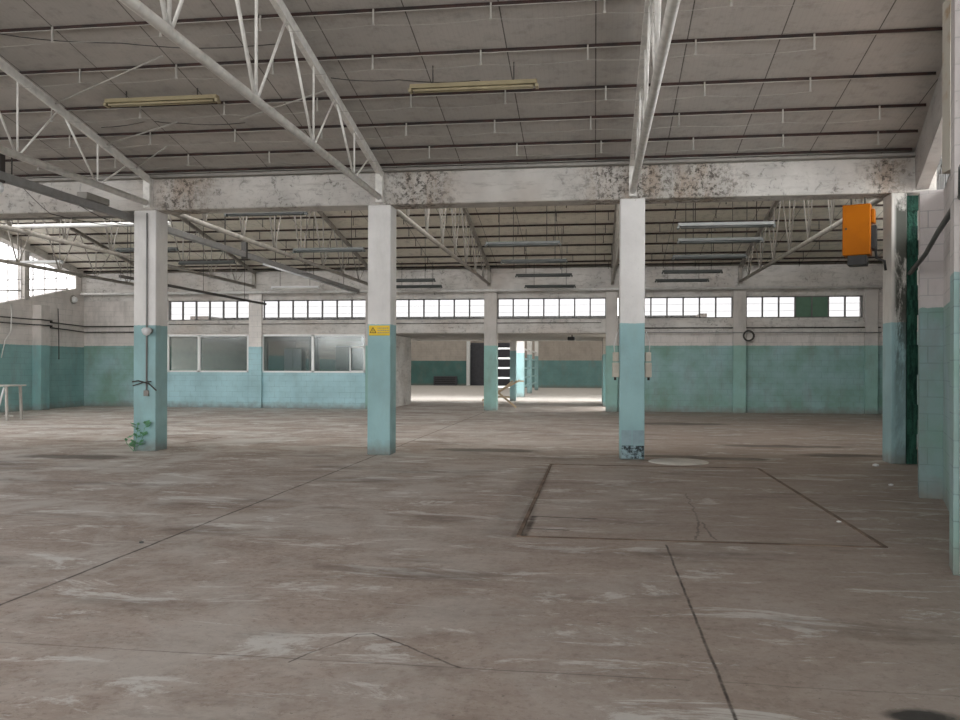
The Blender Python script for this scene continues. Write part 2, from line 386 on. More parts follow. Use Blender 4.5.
# side glazing, left
def side_glazing(name, x, y0, y1, bot, top, posts):
    g = MB(); n = 14
    ys = [y0 + (y1-y0)*i/n for i in range(n+1)]
    for a, b_ in zip(ys, ys[1:]):
        if top(b_) - bot(b_) < .02: continue
        g.prism([(x, a, bot(a)), (x, b_, bot(b_)), (x, b_, top(b_)), (x, a, top(a))], (.008, 0, 0))
    pane = g.build(name, M['side_glass']); tag(pane, kind='structure')
    f = MB()
    y = y0
    k = 0
    while y < y1:
        if top(y)-bot(y) > .1: f.box(x-.02, x+.025, y-.013, y+.013, bot(y), top(y))
        y += .62; k += 1
    f.bar((x, y0, bot(y0)+.02), (x, y1, bot(y1)+.02), .06, .05)
    for dz in (.42, 1.15, 1.9):
        ye = y1
        while ye > y0 and top(ye) - bot(ye) < dz: ye -= .1
        f.bar((x, max(y0, y1-12), bot(max(y0, y1-12))+dz), (x, ye, bot(ye)+dz), .03, .03)
    fr = f.build('window_bars', M['pale_pipe'], pane)
    for yp in posts:
        MB().box(x-.12, x+.14, yp-.12, yp+.12, bot(yp)-.05, top(yp)).build('window_post', M['beam'], pane)
    h = MB()
    for yy in ys[3:-2]:
        z = bot(yy) + (.75 if int(yy*3) % 2 else .35)
        if z < top(yy) - .1: h.bar((x+.02, yy, z), (x+.16, yy+.22, z-.03), .02, .02)
    h.build('window_latch', M['frame_dark'], pane)
    return pane
side_glazing('window_1', -18.92, 14.6, 28.3, lambda y: gable_bottom(y, 28.1), lambda y: roof2(y)-.2, (25.9, 21.7, 17.2))
side_glazing('window_2', -18.92, .2, 13.5, lambda y: gable_bottom(y, 13.1), lambda y: roof1(y), (9.6, 5.4))
# pilaster on the left wall
tag(MB().box(-18.8, -18.48, 26.2, 26.65, 0, 3.55).build('wall_pilaster', M['pilaster_left']),
    'flat teal pilaster on the left wall under the tall glazing', 'pilaster')

# right, skewed wall
def quad_wall(name, a, b, z0, z1a, z1b, th, mat):
    """wall with inner face from a to b (xy), thickness to the right"""
    d = Vector((b[0]-a[0], b[1]-a[1], 0)).normalized(); nrm = Vector((d.y, -d.x, 0)) * th
    return struct(name, MB().prism([(a[0], a[1], z0), (b[0], b[1], z0), (b[0], b[1], z1b), (a[0], a[1], z1a)], nrm), mat)
quad_wall('wall_right', (xr(6.9), 6.9), (xr(14.2), 14.2), 0, 3.45, 3.65, .25, M['wall_right'])
quad_wall('wall_right', (xr(14.2), 14.2), (xr(29.4), 29.4), 0, 6.6, 4.95, .25, M['wall_right'])
quad_wall('wall_right', (2.9, -7.6), (2.9, 6.9), 0, 7.6, 6.2, .25, M['wall_right'])
# end wall behind the camera with a row of glass above
struct('wall_rear', MB().box(-19.1, 3.15, -7.9, -7.6, 0, 1.9).box(-19.1, 3.15, -7.9, -7.6, 4.9, 5.1), M['wall_back'])
wr = tag(MB().box(-18.9, 2.9, -7.72, -7.70, 1.9, 4.9).build('window_3', M['glass']), kind='structure')
f = MB()
for i in range(22): f.box(-18.9+i*1.0, -18.85+i*1.0, -7.76, -7.66, 1.9, 4.9)
f.build('window_bars', M['frame_white'], wr)
# sloping concrete beam along the right wall
g0, g1 = (4.99, 13.95), (2.62, 5.6)
sb = MB(); gy = lambda y: 5.04 + .221*(y-14.0)
sb.bar((gy(13.98), 13.98, roof1(13.98)-.33), (gy(4.5), 4.5, roof1(4.5)-.33), .18, .64)
tag(sb.build('edge_beam', M['gable']), 'stained concrete beam sloping up along the near right wall', 'beam')
# glass between right wall and beam
rg = MB(); xw = lambda y: xr(y)+.16
rg.prism([(xw(7), 7, 3.46), (xw(14.0), 14.0, 3.66), (xw(14.0), 14.0, roof1(14.0)), (xw(7), 7, roof1(7))], (.01, 0, 0))
rgo = tag(rg.build('window_4', M['glass']), kind='structure')
f = MB()
for i in range(16):
    y = 7.2+i*.44; f.box(xw(y)-.02, xw(y)+.02, y-.012, y+.012, 3.45, roof1(y))
for z in (3.95, 4.4, 4.9): f.bar((xw(7), 7, z), (xw(13.9), 13.9, z), .03, .03)
f.build('window_bars', M['frame_dark'], rgo)
MB().box(3.53, 3.70, 9.05, 9.25, 3.5, 5.25).build('window_post', M['rust_post'], rgo)
# piers of the right wall
p = tag(MB().prism([(3.72, 10.37, 0), (3.95, 10.30, 0), (4.12, 10.66, 0), (3.84, 10.75, 0)], (0, 0, 3.55)).build('wall_pier', M['pier_right']),
        'teal and white block pier on the right wall beside the mossy column', 'pier')
p = tag(MB().prism([(2.58, 6.54, 0), (3.05, 6.40, 0), (3.15, 6.72, 0), (2.67, 6.84, 0)], (0, 0, 5.2)).build('wall_pier', M['wall_right']),
        'nearest teal and white pier at the right edge of the photo', 'pier')

# ================================================================== beams
tag(MB().box(-19.1, 5.3, YB, YB+.46, 4.25, 4.80, .015).build('cross_beam', M['beam']),
    'long peeling white concrete beam carried by the front row of columns', 'beam')
tag(MB().box(-19.1, 5.2, YB-.10, YB+.36, 4.803, 4.85).build('gutter_ledge', M['ledge']),
    'thin dirty ledge running along the top of the front white beam', 'ledge')
tag(MB().box(-18.8, 9.9, YW-.12, YW+.35, 4.18, 4.90, .015).build('cross_beam', M['beam2']),
    'upper weathered concrete beam on the back wall above the strip windows', 'beam')
tag(MB().box(-18.8, 9.6, YW+.03, YW+.33, 3.88, 4.18).build('window_lintel', M['beam2']),
    'recessed concrete lintel resting directly on the row of strip windows', 'lintel')
tag(MB().box(-15.5, 9.6, YW-.02, YW+.33, 2.68, 3.16, .01).build('cross_beam', M['beam2']),
    'lower concrete beam under the strip windows, over the passage opening', 'beam')

# ================================================================== bay 2 roof glazing above the front beam
def roof_glazing(name, y, x0, x1, z0, z1, g='glass'):
    pane = tag(MB().box(x0, x1, y, y+.01, z0, z1).build(name, M[g]), kind='structure')
    f = MB(); n = int((x1-x0)/.9)
    for i in range(n+1):
        x = x0+(x1-x0)*i/n; f.box(x-.02, x+.02, y-.03, y+.05, z0, z1)
    f.box(x0, x1, y-.04, y+.06, z0-.06, z0+.02).box(x0, x1, y-.04, y+.06, z1-.02, z1+.12)
    f.build('window_bars', M['white_steel'], pane)
roof_glazing('window_5', 14.50, -18.9, 8.0, 5.05, 7.62)
roof_glazing('window_6', -1.25, -18.9, 3.0, 5.2, 7.72, 'side_glass')

# ================================================================== back wall
wb = MB()
wb.box(-18.8, -15.5, YW+.05, YW+.33, 0, 4.2)                       # left, full height
struct('wall_back', wb, M['wall_back'])
struct('wall_back', MB().box(.75, 9.9, YW+.07, YW+.33, 0, 2.68), M['wall_back'])
struct('wall_back', MB().box(8.66, 9.9, YW+.07, YW+.33, 2.68, 4.0), M['wall_back'])
# office front: wall with two window openings
wo = MB(); ya, yb = YW+.02, YW+.22
wo.box(-15.5, -7.35, ya, yb, 0, 1.28).box(-15.5, -7.35, ya, yb, 2.64, 2.70)
wo.box(-12.38, -11.9, ya, yb, 1.28, 2.64).box(-8.03, -7.35, ya, yb, 1.28, 2.64)
struct('wall_office', wo, M['wall_office'])
struct('wall_office', MB().box(-7.55, -7.35, yb, 33.4, 0, 2.66), M['beam2'])
struct('wall_office', MB().box(-18.9, -13.4, 33.3, 33.5, 0, 2.66).box(-13.4, -7.55, 33.3, 33.5, 0, .9).box(-11.6, -11.2, 33.3, 33.5, .9, 2.66).box(-9.4, -9.1, 33.3, 33.5, .9, 2.66), M['inside'])  # openings above the low part added to let yard light into the office
def office_window(name, x0, x1, mull, hatch=None):
    z0, z1 = 1.28, 2.64; y = YW+.06
    root = tag(empty(name, ((x0+x1)/2, y, z0)), kind='structure'); ox, oz = -(x0+x1)/2, -z0
    f = MB()
    def B(a, b, c, d): f.box(a+ox, b+ox, -.05, .05, c+oz, d+oz)
    t = .06
    B(x0, x1, z0, z0+t); B(x0, x1, z1-t, z1); B(x0, x0+t, z0, z1); B(x1-t, x1, z0, z1); B(mull-.05, mull+.05, z0, z1)
    f.build('window_frame', M['frame_white'], root)
    MB().box(x0+t+ox, x1-t+ox, .0, .01, t, z1-z0-t).build('glass_pane', M['office_glass'], root)
    if hatch:
        h = MB(); a, b, c, d = hatch
        for q in ((a, b, c, c+.04), (a, b, d-.05, d), (a, a+.05, c, d), (b-.05, b, c, d)): h.box(q[0]+ox, q[1]+ox, -.07, -.045, q[2]+oz, q[3]+oz)
        h.build('hatch_frame', M['frame_white'], root)
office_window('window_7', -15.49, -12.38, -14.27)
office_window('window_8', -11.88, -8.03, -9.98, (-8.62, -8.06, 1.32, 2.22))
# things dimly seen inside the office
t = tag(empty('storage_cabinet', (-11.2, 30.6, 0)), 'pale grey storage cabinet dimly seen behind the right office window', 'cabinet')
MB().box(-.35, .35, -.22, .22, 0, 2.2, .01).build('body', M['inside'], t); MB().box(-.33, -.01, -.24, -.22, .06, 2.15).box(.01, .33, -.24, -.22, .06, 2.15).build('door', M['lamp_white'], t)
t = tag(empty('storage_cabinet', (-9.3, 31.6, 0)), 'tall white partition cupboard behind the small hatch window', 'cabinet')
MB().box(-.55, .55, -.25, .25, 0, 2.3, .01).build('body', M['lamp_white'], t); MB().box(-.53, -.01, -.27, -.25, .06, 2.25).box(.01, .53, -.27, -.25, .06, 2.25).build('door', M['inside'], t)

# strip windows
wi = 9
for (x0, x1, green) in ((-15.45, -12.33, 0), (-11.83, -8.02, 0), (-7.58, -3.80, 0), (-3.34, .36, 0), (.80, 4.54, 0), (4.99, 8.66, 1)):
    n = round((x1-x0)/.53); w = (x1-x0)/n; y = YW+.10; z0, z1 = 3.16, 3.88
    root = tag(empty('window_%d' % wi, ((x0+x1)/2, y, z0)), kind='structure'); wi += 1; ox = -(x0+x1)/2
    f = MB()
    for i in range(n+1):
        x = x0+i*w; f.box(x-.022+ox, x+.022+ox, -.04, .04, 0, z1-z0)
    f.box(x0+ox, x1+ox, -.04, .04, 0, .035).box(x0+ox, x1+ox, -.04, .04, z1-z0-.035, z1-z0)
    f.build('window_frame', M['frame_dark'], root)
    h = MB().box(x0+ox, x1+ox, .02, .035, .235, .243).box(x0+ox, x1+ox, .02, .035, .475, .483)
    h.build('glazing_bar', M['pale_pipe'], root)
    for i in range(n):
        a, b = x0+i*w+.018+ox, x0+(i+1)*w-.018+ox
        g = green and i in (3, 4)
        pn = MB().box(a, b, -.006 if g else .0, .012, .035, z1-z0-.035).build('glass_pane', M['green_pane'] if g else M['dusty_glass'], root)
        if g: pn['label'] = 'pane covered by a green board'

# ================================================================== columns
def column(name, x0, x1, y0, y1, h, mat, label, group=None, cat='column', z0=0):
    o = MB().box(x0-(x0+x1)/2, x1-(x0+x1)/2, y0-(y0+y1)/2, y1-(y0+y1)/2, 0, h-z0, .012).build(name, mat)
    o.location = ((x0+x1)/2, (y0+y1)/2, z0); tag(o, label, cat, group); return o
F = 'front row of square columns'
c1 = column('concrete_column', -8.10, -7.68, YB, YB+.42, 4.25, M['column'], 'white and teal column with a conduit and a weed at its foot', F)
c2 = column('concrete_column', -3.84, -3.44, YB, YB+.42, 4.25, M['column'], 'white and teal column with the yellow warning sign', F)
c3 = column('concrete_column', .40, .80, YB-.05, YB+.37, 4.25, M['column'], 'white and teal column with switch boxes on its sides and a worn foot', F)
c4 = column('concrete_column', 4.60, 4.83, YB, YB+.40, 4.25, M['column_mould'], 'mould stained column beside the orange heater at the right wall', F)
# back row
for i, (x0, x1, lab) in enumerate(((-12.33, -11.85, 'pale pilaster between the two office windows'),
        (4.55, 4.97, 'teal pilaster on the back wall below the cable coil'), (8.72, 9.12, 'last pilaster of the back wall, partly behind the mouldy column'))):
    column('wall_pilaster', x0, x1, YW-.10, YW+.06, 4.18, M['wall_office'] if i == 0 else M['pilaster'], lab, 'pilasters of the back wall', 'pilaster', 0)
column('wall_pilaster', -8.02, -7.60, YW-.10, YW+.3, 4.18, M['pilaster'], 'pilaster at the corner of the office, mostly hidden by the front column', 'pilasters of the back wall', 'pilaster')
column('concrete_column', -3.80, -3.36, YW-.12, YW+.32, 4.18, M['pilaster'], 'back row column standing in the middle of the passage opening', 'back row columns')
column('concrete_column', .36, .76, YW-.12, YW+.32, 4.18, M['pilaster'], 'back row column at the right jamb of the passage opening', 'back row columns')
# passage side wall and yard beyond
struct('wall_passage', MB().box(.30, .55, 32.6, 37.6, 0, 2.66), M['far_wall2'])
struct('wall_passage', MB().box(.55, 1.6, 29.4, 29.6, 0, 2.66).box(-19.0, -13.6, 37.3, 37.6, 0, 2.66).box(-13.6, -9.4, 37.3, 37.6, 0, .9).box(-9.4, -8.8, 37.3, 37.6, 0, 2.66), M['far_wall2'])  # gap over the low stretch added so yard light reaches the office
column('concrete_column', -3.72, -3.46, 37.1, 37.45, 2.66, M['column'], 'shaded teal column at the far edge of the low passage ceiling', 'columns beyond the passage')
column('concrete_column', -3.90, -3.52, 42.2, 42.6, 3.84, M['column'], 'nearest bright white and teal column in the yard beyond the passage', 'columns beyond the passage')
column('concrete_column', -3.85, -3.58, 48.2, 48.55, 3.84, M['column'], 'second bright white and teal column in the yard beyond the passage', 'columns beyond the passage')
column('concrete_column', -3.90, -3.68, 55.0, 55.4, 3.84, M['column'], 'third and farthest teal column in the yard beyond the passage', 'columns beyond the passage')
struct('wall_far', MB().box(-18, -10.2, 67.6, 67.9, 0, 3.85), M['far_wall'])
struct('wall_far', MB().box(-5.4, 4.5, 62.0, 62.3, 0, 3.85), M['far_wall2'])
struct('wall_far', MB().box(-10.2, -5.2, 68.0, 68.2, 3.3, 3.85), M['far_wall2'])
struct('wall_far', MB().box(-18.9, -18, 37.6, 68, 0, 3.85), M['far_wall2'])
struct('wall_far', MB().box(4.5, 4.8, 37.6, 62, 0, 3.85), M['far_wall2'])
struct('wall_far', MB().box(-5.55, -5.3, 62.3, 68, 0, 3.85), M['far_wall2'])
struct('ceiling', MB().box(-18.9, 4.8, 39.2, 68.2, 3.85, 3.87), M['dimming_sheet'])  # unseen sheet over the yard, added to cut its daylight
column('concrete_column', -10.25, -9.98, 67.2, 67.55, 3.84, M['lamp_white'], 'thin white pier beside the far dark shutter door', None, 'column')
d = tag(empty('door_1', (-7.6, 68.0, 0)), kind='structure')
sh = MB()
for i in range(22): sh.box(-2.7, 2.3, -.02 - (.03 if i % 2 else 0), .05, i*.15, i*.15+.15)
sh.build('shutter', M['dark_grey'], d)
MB().box(-2.4, 2.3, -.1, .1, 3.3, 3.45).build('door_frame', M['dark_grey'], d)

# barred frames between the yard columns
def barred(name, a, b, zs, label, mat):
    root = tag(empty(name, ((a[0]+b[0])/2, (a[1]+b[1])/2, 0)), label, 'railing', 'barred frames beyond the passage')
    c = Vector(((a[0]+b[0])/2, (a[1]+b[1])/2, 0))
    for z in zs:
        MB().bar(Vector((a[0], a[1], z))-c, Vector((b[0], b[1], z))-c, .07, .09).build('rail', mat, root)
    for p_ in (a, b): MB().bar(Vector((p_[0], p_[1], 0))-c, Vector((p_[0], p_[1], zs[0]+.04))-c, .06, .06).build('post', mat, root)
barred('barred_frame', (-5.1, 42.4), (-3.98, 42.4), (2.44, 1.94, 1.45, .95, .5), 'pale barred frame left of the nearest yard column', M['lamp_white'])
barred('barred_frame', (-3.70, 42.7), (-3.70, 48.1), (2.44, 1.94, 1.45, .95, .5), 'barred frame running between the two bright yard columns', M['column'])
barred('barred_frame', (-3.72, 48.7), (-3.78, 54.9), (2.44, 1.94, 1.45, .95, .5), 'barred frame behind the second yard column', M['column'])

# wooden trestle behind the middle back column
t = tag(empty('wooden_trestle', (-3.3, 30.3, 0)), 'folded wooden trestle standing askew behind the passage column', 'trestle')
MB().bar((-.75, .05, .28), (.62, .05, 1.03), .05, .07).build('leg', M['wood'], t)
MB().bar((-.45, -.05, .82), (.50, -.05, .05), .05, .07).build('leg', M['wood'], t)
MB().bar((-.75, .3, .1), (.35, .3, 1.0), .05, .06).build('leg', M['wood'], t)
MB().bar((-.5, .12, .42), (.25, .12, .42), .04, .06).build('crossbar', M['wood'], t)
MB().bar((.5, -.1, 1.0), (.72, .35, .99), .05, .05).build('crossbar', M['wood'], t)

# ================================================================== trusses
def truss(x, yf, f, y0, mat, label, zb=4.36):
    root = tag(empty('roof_truss', (x, yf, 4.3)), label, 'truss', 'triangular steel roof trusses')
    o = Vector((x, yf, 4.3))
    def L(y, z, dx=0): return Vector((x+dx, y, z)) - o
    zt = lambda y: f(y) - .14
    MB().tube([L(yf-.02, zb), L(y0, zb)], .052, 10).build('bottom_chord', mat, root)
    tc = MB(); tc.bar(L(yf-.02, zt(yf)), L(y0, zt(y0)), .11, .07); tc.bar(L(yf-.02, zt(yf)-.05, .045), L(y0, zt(y0)-.05, .045), .02, .09)
    tc.build('top_chord', mat, root)
    MB().box(-.06, .06, -.12, -.0, -.02, zt(yf)-4.3+.02).build('end_plate', mat, root)
    yb = yf - 1.58; 
    while yb > y0 + .5:
        r = .014 + .004*(yb < yf-4)
        MB().tube([L(yb, zb), L(yb, zt(yb))], r, 6).build('web_bar', mat, root)
        MB().tube([L(yb+.02, zb), L(yb+.9, zt(yb+.9))], r, 6).build('web_bar', mat, root)
        MB().tube([L(yb-.02, zb), L(yb-.9, zt(yb-.9))], r*1.25, 6).build('web_bar', mat, root)
        yb -= 1.87
    return root
truss(-7.80, YB, roof1, -.5, M['white_steel'], 'roof truss in front of the front beam above the weedy column')
truss(-3.62, YB, roof1, -.5, M['white_steel'], 'large white roof truss rising from above the column with the yellow sign')
truss(.60, YB, roof1, -.5, M['white_steel'], 'white roof truss seen end on above the column with switch boxes')
Y2 = YW-.12
truss(-16.05, Y2, roof2, 14.8, M['grey_truss'], 'truss of the back bay nearest the left glazing')
truss(-12.10, Y2, roof2, 14.8, M['grey_truss'], 'back bay truss landing above the pilaster between the office windows')
truss(-7.80, Y2, roof2, 14.8, M['grey_truss'], 'back bay truss landing above the office corner')
truss(-3.62, Y2, roof2, 14.8, M['grey_truss'], 'back bay truss landing on the column in the passage opening')
truss(.58, Y2, roof2, 14.8, M['grey_truss'], 'back bay truss directly behind the column with switch boxes')
truss(4.76, Y2, roof2, 14.8, M['grey_truss'], 'back bay truss left of the orange heater')

# ================================================================== purlins
ords = ['lowest, just above the beam', 'second lowest', 'third lowest', 'fourth lowest', 'fifth lowest', 'sixth lowest', 'seventh lowest', 'eighth lowest', 'ninth lowest', 'tenth lowest']
def purlin(y, f, x0, x1, label, group, hang_x, hlen, wire_mat, hang_mat):
    root = MB().box(x0, x1, -.02, .02, -.040, -.002).build('roof_purlin', M['rust']); root.location = (0, y, f(y)); tag(root, label, 'purlin', group)
    MB().tube([(x0, -.035, -.055), (x1, -.035, -.055)], .006, 6).build('conduit', hang_mat, root)
    first = None
    for hx in hang_x:
        if first is None:
            h = MB(); h.box(-.009, .009, -.009, .009, -.075-hlen, -.02).box(-.016, .016, -.009, .009, -.085-hlen, -.07-hlen)
            first = h.build('hanger', hang_mat, root); first.location = (hx, -.05, 0)
        else:
            c = first.copy(); col.objects.link(c); c.parent = root; c.location = (hx, -.05, 0)
    if len(hang_x) > 1 and wire_mat:
        w = MB(); pts = []
        for a, b in zip(hang_x, hang_x[1:]):
            for k in range(4):
                s = k/4; pts.append((a+(b-a)*s, -.05, -.08-hlen-.03*math.sin(math.pi*s)))
        pts.append((hang_x[-1], -.05, -.08-hlen))
        w.tube(pts, .0025, 4).build('wire', wire_mat, root)
    return root
Y1s = [13.94, 13.32, 12.53, 11.69, 10.68, 9.73, 8.75, 7.7]
for i, y in enumerate(Y1s):
    xs = [] if i == 0 else [-11 + 1.36*k + (.25 if i % 2 else 0) + random.uniform(-.05, .05) for k in range(12) if -11+1.36*k+.3 < gy(y)-.4]
    purlin(y, roof1, -18.8, gy(y)-.15, 'rusty purlin of the near roof, ' + ords[i], 'rusty purlins of the near roof', xs, .13, M['hanger'] if i else None, M['hanger'])
Y2s = [28.9, 28.5, 27.8, 26.85, 25.93, 25.05, 24.04, 23.05, 22.05, 21.05]
for i, y in enumerate(Y2s):
    xs = [] if i == 0 else [-10 + 1.5*k + random.uniform(-.3, .3) for k in range(13) if -10+1.5*k < xr(y)-1]
    purlin(y, roof2, -18.7, xr(y)-.05, 'rusty purlin of the back roof, ' + ords[i], 'rusty purlins of the back roof', xs, .2, None, M['dark_wire'])

# ================================================================== fluorescent lamps
def lamp_proto(mat, L, rodh):
    root = empty('fluorescent_lamp', (0, 0, 0))
    prof = [(-.07, 0), (.07, 0), (.05, .06), (-.05, .06)]
    MB().prism([(-L/2, a, b) for a, b in prof], (L, 0, 0)).build('housing', mat, root)
    for s in (-.035, .035): MB().tube([(-L/2+.05, s, -.022), (L/2-.05, s, -.022)], .017, 8).build('lamp_tube', M['tube'] if mat is M['lamp_white'] else mat, root)
    for s in (-1, 1): MB().box(s*L/2-.02, s*L/2+.02, -.06, .06, -.04, .0).build('end_cap', mat, root)
    for s in (-.32, .32): MB().tube([(s*L, 0, .06), (s*L, 0, rodh)], .008, 5).build('suspension_rod', M['dark_wire'], root)
    return root
LG = 'fluorescent fittings under the roofs'
lamps = [
 (-6.12, 11.3, 5.26, 'lamp_tan', 'yellowed fluorescent fitting on the near ceiling, left of the large white truss'),
 (-1.6, 11.0, 5.18, 'lamp_tan', 'yellowed fluorescent fitting on the near ceiling, right of the large white truss'),
 (2.33, 15.7, 4.06, 'lamp_pale', 'dusty pale fitting nearest the front beam, right of the column with switch boxes'),
 (2.54, 17.9, 4.11, 'lamp_grey', 'second grey fitting from the front beam, right of the column with switch boxes'),
 (2.66, 20.5, 4.11, 'lamp_grey', 'third grey fitting from the front beam, right of the column with switch boxes'),
 (2.77, 25, 4.26, 'lamp_grey', 'fourth fitting from the front beam, right of the column with switch boxes'),
 (2.78, 28, 4.31, 'lamp_grey', 'farthest fitting against the back beam, right of the column with switch boxes'),
 (-1.62, 19, 4.27, 'lamp_grey', 'nearest grey fitting over the passage, left of the column with switch boxes'),
 (-1.56, 21.7, 4.21, 'lamp_grey', 'second grey fitting over the passage bay'),
 (-1.53, 25.4, 4.25, 'lamp_grey', 'third grey fitting over the passage bay'),
 (-1.5, 28.4, 4.2, 'lamp_grey', 'last fitting over the passage bay, against the white pipe'),
 (-6.54, 16.2, 4.56, 'lamp_grey', 'big grey fitting tucked behind the front beam left of the signed column'),
 (-6.14, 19, 4.2, 'lamp_grey', 'long grey fitting ending behind the signed column'),
 (-5.7, 25.4, 4.14, 'lamp_grey', 'upper far fitting just right of the signed column'),
 (-6.0, 28.2, 4.22, 'lamp_grey', 'lower far fitting just right of the signed column'),
 (-11.25, 23.4, 4.52, 'lamp_grey', 'grey fitting right of the weedy column, middle height'),
 (-11.61, 20.7, 4.53, 'lamp_grey', 'grey fitting partly hidden behind the weedy column'),
 (-10.33, 28.2, 4.23, 'lamp_white', 'white fitting hung low against the back beam above the office'),
 (-17.08, 24.0, 4.68, 'lamp_white', 'white fitting in front of the left glazing'),
 (-16.15, 28, 4.5, 'lamp_white', 'white fitting near the far left corner, left of the weedy column')]
protos = {}
for (x, y, z, m, lab) in lamps:
    f_ = roof1 if y < 14 else roof2
    key = (m, round(f_(y)-z, 1))
    if key not in protos:
        r = lamp_proto(M[m], 1.68, f_(y)-z); protos[key] = r
    else: r = copy_tree(protos[key])
    r.location = (x, y, z); tag(r, lab, 'ceiling lamp', LG)

# ================================================================== trunking, pipes, cables
def pipe(name, pts, r, mat, label, cat='pipe', n=8):
    return tag(MB().tube(pts, r, n).build(name, mat), label, cat)
t = tag(empty('cable_trunking', (-8.22, 17, 4.14)), 'long grey trunking running past the left of the weedy column into the back bay', 'trunking')
MB().box(-.055, .055, -12, 11.7, -.06, .06, .006).build('channel', M['grey_pipe'], t)
MB().tube([(0, 3.2, -.085), (0, 11.5, -.085)], .026, 8).build('lamp_tube', M['lamp_white'], t)
for y in (-6, -2.5, 1, 4, 7, 10): MB().tube([(0, y, .05), (0, y, roof2(17+y)-4.14 if y > -2 else .4)], .010, 5).build('suspension_rod', M['dark_wire'], t)
MB().box(-.09, .09, -4.35, -3.7, .06, .17, .008).build('junction_box', M['ledge'], t)
MB().box(-.06, .06, 2.0, 2.1, -.1, .3).build('clamp', M['dark_wire'], t)
t = tag(empty('cable_trunking', (-11.65, 24, 3.72)), 'thin dark rail dropping behind the weedy column towards the strip windows', 'trunking')
MB().box(-.03, .03, -4.5, 4.85, -.035, .035).build('channel', M['dark_wire'], t)
for y in (-4, 0, 3): MB().tube([(0, y, .03), (0, y, roof2(24+y)-3.72)], .008, 5).build('suspension_rod', M['dark_wire'], t)
pipe('overhead_pipe', [(-18.7, 16.5, 4.46), (-8.75, 16.5, 4.46)], .05, M['pale_pipe'], 'bright white pipe crossing left of the weedy column below the beam')
pipe('overhead_pipe', [(-18.7, 14.75, 4.32), (-8.30, 14.75, 4.32)], .055, M['grey_pipe'], 'grey pipe tucked under the left part of the front beam')
pipe('overhead_pipe', [(-18.7, 28.75, 4.13), (9.4, 28.75, 4.13)], .045, M['pale_pipe'], 'long pale pipe running across the whole back wall under the upper beam')
for x in (-16.6, -14, -9.9, -6.8, -1.0, 2.0, 6.0): pass
pipe('wall_conduit', [(-15.4, YW-.06, 3.02), (.2, YW-.06, 3.02)], .012, M['dark_wire'], 'dark conduit on the lower back beam over office and passage', 'conduit', 6)
pipe('wall_conduit', [(.9, YW-.06, 2.83), (9.2, YW-.06, 2.83)], .022, M['dark_wire'], 'upper dark conduit on the right part of the back wall', 'conduit', 6)
pipe('wall_conduit', [(.9, YW-.14, 2.68), (9.2, YW-.14, 2.66)], .018, M['grey_pipe'], 'lower conduit on the right part of the back wall carrying the cable coil', 'conduit', 6)
pipe('wall_conduit', [(-18.65, 14.8, 3.05), (-18.65, 25.9, 3.05), (-18.43, 26.1, 3.05), (-18.43, 26.7, 3.03), (-18.65, 26.9, 3.0), (-18.65, YW-.1, 2.95), (-15.6, YW-.05, 2.95)], .025, M['dark_wire'], 'upper dark conduit along the left wall round the corner', 'conduit', 6)
pipe('wall_conduit', [(-18.65, 14.8, 2.87), (-18.65, 25.9, 2.87), (-18.43, 26.1, 2.87), (-18.43, 26.7, 2.86), (-18.65, 26.9, 2.82), (-18.65, YW-.1, 2.74), (-15.6, YW-.05, 2.74)], .025, M['dark_wire'], 'lower dark conduit along the left wall round the corner', 'conduit', 6)
pipe('hanging_cable', [(-18.62, 27.3, 3.5), (-18.6, 27.32, 2.6), (-18.58, 27.3, 1.72)], .014, M['dark_wire'], 'black cable hanging down the left wall near the corner', 'cable', 6)
pipe('hanging_cable', [(-18.78, 25.1, 3.5), (-18.6, 24.9, 3.2), (-18.55, 24.8, 2.6), (-18.6, 24.6, 2.3), (-18.65, 24.5, 1.75)], .014, M['pale_pipe'], 'pale cable hanging at the left edge of the photo', 'cable', 6)
# coil on the back wall
coil = MB()
for k in range(4):
    r = .145+.012*k
    coil.tube([(5.03+r*math.cos(a), YW-.16-.012*k, 2.56+r*math.sin(a)) for a in [i*math.pi/12 for i in range(25)]], .013, 6)
tag(coil.build('cable_coil', M['dark_wire']), 'coil of black cable hung on the back wall conduit', 'cable')
# pipe on the right wall
pipe('wall_pipe', [(3.62, 10.4, 2.60), (3.61, 9.9, 2.76), (3.36, 8.9, 2.85), (2.60, 6.46, 2.74), (2.1, 5.2, 2.66)], .026, M['lamp_grey'], 'dark pipe slanting along the near right wall past the block pier')
pipe('wall_pipe', [(5.0, 13.9, 0), (5.0, 13.9, 4.2)], .035, M['black'], 'thin dark downpipe between the mossy chase and the block pier')
pipe('hanging_cable', [(2.62, 6.50, 3.6), (2.615, 6.5, 2.6), (2.62, 6.5, 0.02)], .012, M['pale_pipe'], 'pale cable on the corner of the nearest right pier', 'cable', 6)
# mossy chase beside column 4
mc = MB(); n = 18
for i in range(n):
    a, b = i*4.2/n, (i+1)*4.2/n; w = .03*math.sin(i*1.7)
    mc.box(4.84+w*.3, 5.0, YB+.02+w, YB+.35, a, b)
tag(mc.build('mossy_pier', M['moss']), 'narrow rough pier covered in dark green moss beside the mouldy column', 'pier')

